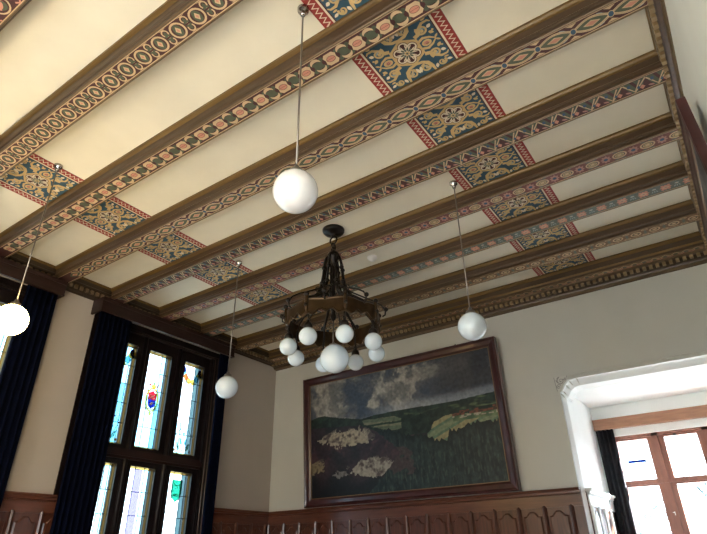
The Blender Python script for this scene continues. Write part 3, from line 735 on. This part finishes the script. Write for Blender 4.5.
R4 = [(.14, .20), (.208, .22), (.225, .164), (.155, .15)]
def picture(u, v):
    X, Y = u * 1.7, v
    n1 = fbm(X, Y, 5, 5); n2 = fbm(X, Y, 14, 4, 20); n3 = fbm(X, Y, 40, 3, 50)
    sk = pl(SKY, u) + (.008 * n2 if u < .32 else .002 * n2)
    if v > sk:
        # clouds
        base = lerp((.045, .066, .105), (.016, .022, .036), sstep(.60, .95, u) * .8 + .1)
        cl = fbm(X * .8 + .4 * n1, Y * 1.3, 3.2, 6, 9)
        big = sstep(-.26, .30, cl + .30 * math.exp(-((u - .10) / .11) ** 2 - ((v - .83) / .13) ** 2) + .22 * math.exp(-((u - .50) / .16) ** 2 - ((v - .80) / .16) ** 2)
                    - .25 * math.exp(-((u - .25) / .06) ** 2 - ((v - .80) / .12) ** 2) - .20 * sstep(.62, .85, u))
        c = lerp(base, (.135, .14, .145), big); c = lerp(c, (.34, .33, .30), sstep(.50, 1, big) * sstep(-.25, .30, n2 * .7 + n1 * .8) * (1 - .75 * sstep(.55, .8, u)))
        c = lerp(c, (.05, .05, .055), .75 * sstep(.55, .85, u) * (1 - .5 * sstep(.0, .2, n1)))
        c = lerp(c, (.25, .28, .32), .6 * sstep(.07, .0, v - sk - .02) * sstep(.3, .5, u))
        return tuple(max(.004, k * (1 + .6 * n3)) for k in c)
    # far land: dark forest with a few light strips
    c = lerp((.010, .022, .020), (.022, .045, .036), sstep(-.2, .3, n2))
    if u > .55 and v > .555: 
        c = lerp(c, (.10, .14, .075), sstep(.1, .25, fbm(X, Y * 4, 4, 3, 3) + .12 * sstep(.8, .95, u)))
    if inpoly(FL, u, v + .012 * n2):
        s_ = (v - .47) + .15 * (u - .32); c = (.20, .20, .13) if math.sin(s_ * 90) > -.2 else (.11, .14, .09)
        if .535 < v + .02 * n1 < .552: c = (.02, .045, .03)
    if inpoly(FR, u, v + .008 * n2):
        s_ = math.sin((u * .8 - v * 1.15) * 42 + 1); c = (.26, .235, .13) if s_ > .45 else ((.10, .165, .11) if s_ > -.5 else (.17, .21, .13))
    if inpoly(CL, u + .02 * n2, v + .03 * n2): c = lerp((.006, .016, .016), (.018, .042, .034), sstep(-.2, .3, n2))
    # village
    if .79 < u < 1 and .47 < v < .56:
        k = noise.cell(Vector((u * 46, v * 34, 1))); k2 = noise.cell(Vector((u * 90, v * 80, 5)))
        if v > .51 and k > .15 and v < .545 + .02 * (u - .8): c = (.15, .050, .034) if k2 > -.2 else (.06, .035, .025)
        elif .488 < v <= .51 and k2 > .1: c = (.32, .29, .24)
        elif v <= .51: c = lerp((.05, .10, .06), (.12, .17, .09), sstep(-.2, .3, n2))
    # heath on the left
    fz = pl(FOREST, u)
    heath_top = pl([(0, .60), (.2, .575), (.3, .56), (.38, .50), (.46, .42)], u)
    if u < .66 and v < heath_top:
        c = lerp((.012, .016, .022), (.040, .026, .038), sstep(-.25, .25, n1 + .15 * math.exp(-((v - .34) / .12) ** 2)))
        c = lerp(c, (.070, .034, .046), sstep(.0, .3, n2 + n1) * sstep(.2, .35, v) * sstep(.5, .4, v))
        c = lerp(c, (.006, .009, .014), sstep(.22, .05, v + .1 * n1))
    for R, tc in ((R1, (.40, .35, .26)), (R2, (.34, .32, .27)), (R3, (.30, .25, .15)), (R4, (.22, .21, .20))):
        if inpoly(R, u + .05 * n2 + .04 * n3 + .03 * n1, v + .06 * n2 + .03 * n3):
            c = lerp((.09, .07, .07), tc, sstep(-.30, .22, n2 * 1.1 + n3 * .6 + .06) * .9)
    # front forest
    sp = abs(((u * 36 + 2 * noise.noise(Vector((u * 12, 0, 3)))) % 1) - .5) * .05
    top = fz - .01 + .03 * noise.noise(Vector((u * 22, 1, 0))) + (.03 - sp)
    left = pl([(0, .33), (.1, .40), (.2, .46), (.3, .52), (.45, .42), (.60, .40)], v)
    if u > left + .03 * n2 and v < top:
        c = lerp((.005, .013, .017), (.015, .034, .037), sstep(-.25, .3, fbm(X * 2.2, Y * .8, 14, 4, 31) + .1 * math.exp(-((u - .62) / .15) ** 2)))
        c = lerp(c, (.050, .082, .070), .6 * sstep(.05, .28, fbm(X * 5, Y * 1.2, 12, 4, 71)) * sstep(.02, .12, top - v)); c = lerp(c, (.003, .008, .011), .8 * sstep(.05, .0, top - v))
        if .42 < u < .60 and .12 < v < .34 and (u - .50) ** 2 / .009 + (v - .25) ** 2 / .012 < 1 + 2.2 * n2 + 1.5 * n1: c = lerp(c, (.075, .042, .048), .65)
    return tuple(max(.003, .82 * k * (1 + .7 * n3)) for k in c)

def canvas_mesh(w_, h_, nx, ny, fn, name, parent):
    """flat canvas in the local x-z plane, painted in pigment, facing -y"""
    me = bpy.data.meshes.new(name); vs = []; cols = []
    for j in range(ny + 1):
        for i in range(nx + 1):
            u, v = i / nx, j / ny; vs.append(((u - .5) * w_, 0, v * h_)); cols.append((*fn(u, v), 1))
    nf = len(vs); vs += [(-w_ / 2, .02, 0), (w_ / 2, .02, 0), (w_ / 2, .02, h_), (-w_ / 2, .02, h_)]; cols += [(.1, .08, .05, 1)] * 4
    fs = [(j * (nx + 1) + i, j * (nx + 1) + i + 1, (j + 1) * (nx + 1) + i + 1, (j + 1) * (nx + 1) + i) for j in range(ny) for i in range(nx)] + [(nf + 3, nf + 2, nf + 1, nf)]
    me.from_pydata(vs, [], fs); ca = me.color_attributes.new('pigment', 'FLOAT_COLOR', 'POINT')
    ca.data.foreach_set('color', [k for c in cols for k in c])
    m, nt, b = _new(name + '_oil_paint'); at = nt.nodes.new('ShaderNodeVertexColor'); at.layer_name = 'pigment'
    nt.links.new(at.outputs[0], b.inputs['Base Color']); b.inputs['Roughness'].default_value = .45; b.inputs['Specular IOR Level'].default_value = .35
    me.materials.append(m); o = bpy.data.objects.new(name, me); C.objects.link(o); o.parent = parent; return o
def frame_mesh(w_, h_, fw, parent, name='frame', dz=1.):
    o = MB(); prof = [(0, .05), (0, -.035), (.018, -.045), (.35 * fw, -.030), (.75 * fw, -.022), (fw - .012, -.012), (fw, -.004), (fw, .05)]; prof = [(a, b * dz) for a, b in prof]
    # mitred frame: ring of profile sections at four corners
    cor = [(-w_ / 2, 0, 1, 1), (w_ / 2, 0, -1, 1), (w_ / 2, h_, -1, -1), (-w_ / 2, h_, 1, -1)]
    for a in range(4):
        A, B = cor[a], cor[(a + 1) % 4]
        for i in range(len(prof) - 1):
            (p0, q0), (p1, q1) = prof[i], prof[i + 1]
            f = lambda c_, p_, q_: (c_[0] + c_[2] * p_, q_, c_[1] + c_[3] * p_)
            o.raw([f(A, p0, q0), f(B, p0, q0), f(B, p1, q1), f(A, p1, q1)], [(0, 1, 2, 3)], 'frame')
    return o.build(name, parent)
def liner_mesh(w_, h_, fw, parent):
    o = MB(); x, z0, z1, t = w_ / 2 - fw, fw, h_ - fw, .012
    o.box((-x, -.006, z0), (x, .012, z0 + t), 'liner').box((-x, -.006, z1 - t), (x, .012, z1), 'liner').box((-x, -.006, z0 + t), (-x + t, .012, z1 - t), 'liner').box((x - t, -.006, z0 + t), (x, .012, z1 - t), 'liner')
    return o.build('gilt_liner', parent)
FWW, FHH = 3.04, 1.775
pt = empty('landscape_painting', (-3.648, 6.325, 2.250), (math.radians(3.2), 0, 0))
tag(pt, 'large framed landscape painting of heath, fir forest and fields under clouds', 'painting')
frame_mesh(FWW, FHH, .105, pt); liner_mesh(FWW, FHH, .100, pt)
cv = canvas_mesh(FWW - .20, FHH - .20, 420, 250, picture, 'canvas', pt); cv.location = (0, .004, .10)
tag(MB().tube([(-2.72, 6.395, 4.03), (-2.72, 6.35, 4.035), (-2.72, 6.345, 4.075), (-2.72, 6.372, 4.10)], .007, 'black').build('picture_hook'), 'small dark hook in the wall above the landscape painting', 'hook')
# second painting on the right wall, seen at a grazing angle
p2 = empty('wall_painting', (XR - .052, 4.40, 2.36), (math.radians(1.2), 0, math.radians(-90)))
tag(p2, 'dark maroon-framed painting on the right wall, seen nearly edge-on', 'painting')
frame_mesh(2.75, 1.60, .11, p2, dz=.6); liner_mesh(2.75, 1.60, .105, p2)
def pic2(u, v):
    n = fbm(u * 2, v, 5, 4, 88); return lerp((.045, .055, .065), (.14, .15, .15), sstep(-.3, .3, n)) if v > .4 else lerp((.02, .03, .02), (.06, .07, .04), sstep(-.3, .3, n))
c2 = canvas_mesh(2.75 - .21, 1.60 - .21, 60, 40, pic2, 'canvas', p2); c2.location = (0, .004, .105)

# ------------------------------------------------------------------ pendants
def make_pendant(gm, L=CH - 3.225, R=.112):
    root = empty('pendant_lamp')
    MB().lathe([(0, -.062), (.014, -.06), (.018, -.048), (.020, -.03), (.034, -.022), (.036, 0), (0, 0)], 'chrome', 20).build('ceiling_canopy', root)
    MB().tube([(0, 0, -.05), (0, 0, -(L - R - .02))], .0055, 'rod', 8).build('rod', root)
    MB().lathe([(.008, .05), (.014, .045), (.016, .03), (.034, .018), (.040, 0), (.040, -.012), (0, -.012)][::-1], 'rod', 20, (0, 0, -(L - R))).build('globe_holder', root)
    MB().ball((0, 0, -L), R, gm, 40).build('globe', root)
    return root
def copy_tree(o, parent=None):
    c = o.copy(); C.objects.link(c); c.parent = parent
    for ch in list(o.children): copy_tree(ch, c)
    return c
PEND = [((-1.449, 1.636), 'white opal globe pendant lamp hanging nearest, top centre', 3.217), ((-1.457, 3.78), 'white globe pendant lamp in front of the top right of the landscape painting', 3.203),
        ((-4.07, 3.69), 'white globe pendant lamp hanging between the tall window and the corner', 3.162)]
for i, (xy, lab, s_) in enumerate(PEND):
    o = make_pendant('opal' if i < 1 else 'opalb', L=CH - s_); o.location = (*xy, CH - .0085); tag(o, lab, 'pendant lamp', 'globe pendant lamps')
lit = make_pendant('lit', L=CH - 3.185); lit.location = (-4.085, 1.585, CH - .0085); tag(lit, 'glowing warm globe pendant lamp at the left edge', 'pendant lamp', 'globe pendant lamps')
for xy in ((-4.08, -.52), (-1.45, -.52)):  # unseen lit globes added to warm and brighten the near ceiling
    o = copy_tree(lit); o.location = (*xy, CH - .0085); tag(o, 'glowing globe pendant lamp added behind the viewer for light, out of view', 'pendant lamp', 'added globe pendant lamps out of view')

# ------------------------------------------------------------------ chandelier
CX, CY = -2.815, 3.79
ch = empty('chandelier', (CX, CY, CH)); tag(ch, 'ornate bronze ring chandelier with one large and eight small globes', 'chandelier')
MB().lathe([(0, -.085), (.016, -.082), (.022, -.066), (.045, -.055), (.095, -.042), (.112, -.022), (.114, 0), (0, 0)], 'iron', 32).build('ceiling_canopy', ch)
def ringpath(c, r, axis, n=18):
    out = []
    for i in range(n):
        a = 2 * PI * i / n
        out.append((c[0] + (r * math.cos(a) if axis != 'x' else 0), c[1] + (r * math.cos(a) if axis == 'x' else 0), c[2] + r * math.sin(a)))
    return out
for z, r, ax in ((-.125, .042, 'y'), (-.190, .030, 'x'), (-.232, .024, 'y')):
    MB().tube(ringpath((0, 0, z), r, ax), .0075, 'iron', 8, closed=True).build('chain_link', ch)
MB().lathe([(0, -1.02), (.018, -1.0), (.030, -.97), (.020, -.94), (.022, -.90), (.046, -.87), (.050, -.84), (.024, -.81), (.018, -.70), (.016, -.42), (.030, -.38), (.060, -.34), (.066, -.31), (.050, -.275), (.022, -.262), (.014, -.245), (0, -.24)], 'iron', 20).build('central_stem', ch)
SP = [(.045, -.30), (.074, -.345), (.088, -.40), (.094, -.46), (.104, -.55), (.114, -.62), (.128, -.68), (.152, -.735), (.19, -.785), (.235, -.835), (.32, -.885), (.41, -.925), (.445, -.95)]
for i in range(8):
    a = math.radians(5 + 45 * i); ca, sa = math.cos(a), math.sin(a)
    st = MB(); pts = [(r * ca, r * sa, z) for r, z in SP]
    st.tube(pts, [.010, .013, .014, .013, .012, .013, .015, .016, .017, .015, .013, .012, .010], 'iron', 8, sx=1.0)
    # collars and open scroll loops on each strap
    for r, z in ((.082, -.46), (.100, -.63)): st.ball((r * ca * 1.14, r * sa * 1.14, z), .024, 'iron', 10)
    lp = [( (r_ ) * ca, r_ * sa, z_) for r_, z_ in [(.150 + .028 * math.cos(t), -.70 + .028 * math.sin(t)) for t in [2 * PI * k / 12 for k in range(12)]]]
    st.tube(lp, .006, 'iron', 6, closed=True)
    st.build('bell_strap', ch)
    rd = MB(); R2_ = [(.075, -.66), (.16, -.715), (.27, -.775), (.38, -.83), (.46, -.885), (.495, -.94), (.49, -.985), (.465, -1.0)]
    a2 = a + math.radians(22.5); rd.tube([(r * math.cos(a2), r * math.sin(a2), z) for r, z in R2_], .0075, 'iron', 8)
    rd.ball((.50 * math.cos(a2), .50 * math.sin(a2), -.93), .022, 'iron', 12); rd.build('curved_rod', ch)
# bronze ring: eight shallow panels with scalloped lower edge
RR = .432; N = 192; o = MB(); vs = []
for j in range(N):
    a = 2 * PI * j / N; ph = (math.degrees(a) - 5) % 45 / 45
    r = RR + .008 * math.cos(2 * PI * ph); zb = -1.095 - .016 * math.cos(2 * PI * ph) + .014 * math.cos(6 * PI * ph); zt = -.955 + .006 * math.cos(2 * PI * ph)
    for rr, z in ((r, zt), (r + .010, zt - .012), (r + .004, zt - .024), (r + .004, zb + .022), (r + .010, zb + .010), (r, zb), (r - .008, zb), (r - .008, zt)): vs.append((rr * math.cos(a), rr * math.sin(a), z))
fs = [(j * 8 + i, j * 8 + (i + 1) % 8, ((j + 1) % N) * 8 + (i + 1) % 8, ((j + 1) % N) * 8 + i) for j in range(N) for i in range(8)]
o.raw(vs, fs, 'bronze', False).build('scalloped_ring', ch)
for i in range(8):
    a = math.radians(5 + 45 * i); ca, sa = math.cos(a), math.sin(a)
    f = lambda r, z, t=0: (r * ca - t * sa, r * sa + t * ca, z)
    b = MB(); b.tube([f(RR + .012, -.90), f(RR + .018, -.93), f(RR + .018, -1.05), f(RR + .010, -1.085)], [.008, .016, .016, .007], 'bronze', 8)
    b.ball(f(RR + .022, -.915), .024, 'iron', 12); b.ball(f(RR + .030, -1.02), .018, 'iron', 12); b.build('ring_boss', ch)
    arm = MB(); arm.tube([f(.03, -.80), f(.12, -.775), f(.22, -.80), f(.32, -.87), f(.39, -.97), f(.41, -1.05), f(.415, -1.12), f(.415, -1.165)], [.009, .009, .009, .009, .009, .009, .008, .007], 'iron', 8)
    arm.tube(ringpath(f(.415, -1.155), .018, 'x' if i % 2 else 'y', 12), .005, 'iron', 6, closed=True)
    arm.tube([f(.44, -1.07), f(.425, -1.10, .01), f(.415, -1.14, 0)], .005, 'iron', 6)
    arm = arm.build('lamp_arm', ch)
    MB().lathe([(0, .068), (.010, .066), (.014, .050), (.030, .040), (.038, .020), (.040, -.004), (0, -.004)][::-1], 'iron', 16, f(.415, -1.300 + .078)).build('socket', arm)
    MB().ball(f(.415, -1.300), .079, 'opalb', 32).build('small_globe', ch)
MB().tube([(0, 0, -1.0), (0, 0, -1.25)], .006, 'rod', 8).build('lower_rod', ch)
big = MB().ball((.015, 0, -1.386), .132, 'opalb', 40).build('large_globe', ch)
MB().lathe([(.040, 0), (.036, .014), (.014, .024), (.008, .04), (0, .04)], 'rod', 16, (0, 0, -1.262)).build('globe_holder', ch)

# smoke detector
sd = MB().lathe([(0, -.045), (.028, -.045), (.034, -.030), (.050, -.026), (.056, -.012), (.056, 0), (0, 0)], 'plastic', 24).build('smoke_detector', loc=(-2.80, 4.50, CH))
tag(sd, 'small white smoke detector on the ceiling beyond the chandelier', 'smoke detector')

# ------------------------------------------------------------------ outdoors
tag(MB().box((-60, -40, -3.2), (40, 60, -3), mat('pale_gravel', (.24, .25, .25), .9, var=.1, scale=1)).build('ground_outside'), 'ground outside far below the windows', 'ground', kind='structure')
hb = MB(); hx0, hx1, hy0, hy1 = -26, -18, 8.5, 16.5
M['housewall'] = mat('house_render', (.10, .14, .17), .8, var=.05, scale=2); M['roof'] = mat('slate_roof', (.025, .075, .115), .6, var=.2, scale=3)
hb.box((hx0, hy0, -3), (hx1, hy1, 5.2), 'housewall'); hr = hb.build('neighbouring_house')
MB().raw([(hx1 + .4, hy0 - .4, 5.1), (hx1 + .4, hy1 + .4, 5.1), (hx0 - .4, hy1 + .4, 5.1), (hx0 - .4, hy0 - .4, 5.1), (-22, hy0 + 2, 8.8), (-22, hy1 - 2, 8.8)], [(0, 1, 5, 4), (1, 2, 5), (2, 3, 4, 5), (3, 0, 4), (0, 3, 2, 1)], 'roof').build('roof', hr)
tag(hr, 'blue grey house beyond the stained glass window', 'house')
M['bark'] = mat('pale_bark', (.05, .09, .10), .9, var=.2, scale=8)
def tree(x, y, h, seed, lab):
    rnd = random.Random(seed); o = MB()
    def br(p, d, l, r, dep):
        pts = [p]; q = p
        for k in range(4):
            d = (d + Vector((rnd.uniform(-.12, .12), rnd.uniform(-.12, .12), .05))).normalized(); q = q + d * l / 4; pts.append(q)
        r = max(r, .018); o.tube(pts, [r, r * .9, r * .8, r * .7, r * .6], 'bark', 5)
        if dep:
            for k in range(4 if dep > 1 else 5):
                i_ = rnd.randint(1, 4); nd = (d + Vector((rnd.uniform(-.9, .9), rnd.uniform(-.9, .9), rnd.uniform(-.1, .7)))).normalized()
                br(pts[i_], nd, l * rnd.uniform(.5, .75), r * .5, dep - 1)
    br(Vector((0, 0, 0)), Vector((0, 0, 1)), h * .42, .14, 4)
    tag(o.build('bare_tree', loc=(x, y, -3)), lab, 'tree', 'bare trees outside the alcove window')
tree(-3.0, 17, 7, 3, 'bare tree outside behind the lower left alcove pane'); tree(-1.7, 26, 8.5, 8, 'bare tree outside behind the right alcove panes')

# ------------------------------------------------------------------ light
wd = bpy.data.worlds.new('world'); SC.world = wd; wd.use_nodes = True; nt = wd.node_tree; bg = nt.nodes['Background']
tc = nt.nodes.new('ShaderNodeTexCoord'); sx = nt.nodes.new('ShaderNodeSeparateXYZ'); cr = nt.nodes.new('ShaderNodeValToRGB')
nt.links.new(tc.outputs['Generated'], sx.inputs[0]); mr = nt.nodes.new('ShaderNodeMapRange'); mr.inputs['From Min'].default_value = -.2; mr.inputs['From Max'].default_value = .6
nt.links.new(sx.outputs['Z'], mr.inputs['Value']); nt.links.new(mr.outputs[0], cr.inputs['Fac']); nt.links.new(cr.outputs[0], bg.inputs['Color'])
e = cr.color_ramp.elements; e[0].position = .2; e[0].color = (.50, .50, .46, 1); e[1].position = .9; e[1].color = (.62, .78, 1, 1); k = e.new(.27); k.color = (.80, .91, 1, 1)
bg.inputs['Strength'].default_value = 2.6
s = bpy.data.lights.new('sun', 'SUN'); s.energy = 54; s.angle = .01; s.color = (1, .96, .90); so = bpy.data.objects.new('sun', s); C.objects.link(so)
so.rotation_euler = Vector((.75, .42, .36)).to_track_quat('Z', 'Y').to_euler()
def portal(name, loc, rot, sx_, sy_):
    l = bpy.data.lights.new(name, 'AREA'); l.shape = 'RECTANGLE'; l.size = sx_; l.size_y = sy_; l.cycles.is_portal = True
    o = bpy.data.objects.new(name, l); C.objects.link(o); o.location = loc; o.rotation_euler = rot
for c in WIN_C: portal('window_portal', (XL - .2, c, (WZ0 + WZ1) / 2), (0, -PI / 2, 0), WZ1 - WZ0, 2 * WY)
for a, b in RW: portal('window_portal', (XR + .1, (a + b) / 2, 1.5), (0, PI / 2, 0), 2.6, b - a)
for a, b in NW: portal('window_portal', ((a + b) / 2, YN - .1, 1.6), (PI / 2, 0, 0), b - a, 2.6)
portal('alcove_portal', ((WAX0 + WAX1) / 2, AD + .2, (WAZ0 + WAZ1) / 2), (-PI / 2, 0, 0), WAX1 - WAX0, WAZ1 - WAZ0)

# ------------------------------------------------------------------ camera
cam = bpy.data.cameras.new('camera'); cam.sensor_fit = 'HORIZONTAL'; cam.sensor_width = 36; cam.lens = 36 * 541.04 / 707; cam.clip_start = .02
co = bpy.data.objects.new('camera', cam); C.objects.link(co)
right = Vector((0.82207347, 0.56913966, -0.01659086)); up = Vector((0.28371053, -0.38418412, 0.8785846)); fwd = Vector((-0.4936634, 0.72696809, 0.47729849))
m = Matrix((right, up, -fwd)).transposed().to_4x4(); m.translation = (0, 0, 1.6); co.matrix_world = m
SC.camera = co
vs_ = SC.view_settings; vs_.view_transform = 'Standard'; vs_.look = 'None'; vs_.gamma = 1; vs_.use_curve_mapping = False; vs_.exposure = 2.1
cy = SC.cycles; cy.use_denoising = True; cy.max_bounces = 10; cy.diffuse_bounces = 6; cy.transparent_max_bounces = 16; cy.caustics_reflective = False; cy.caustics_refractive = False; cy.sample_clamp_indirect = 6
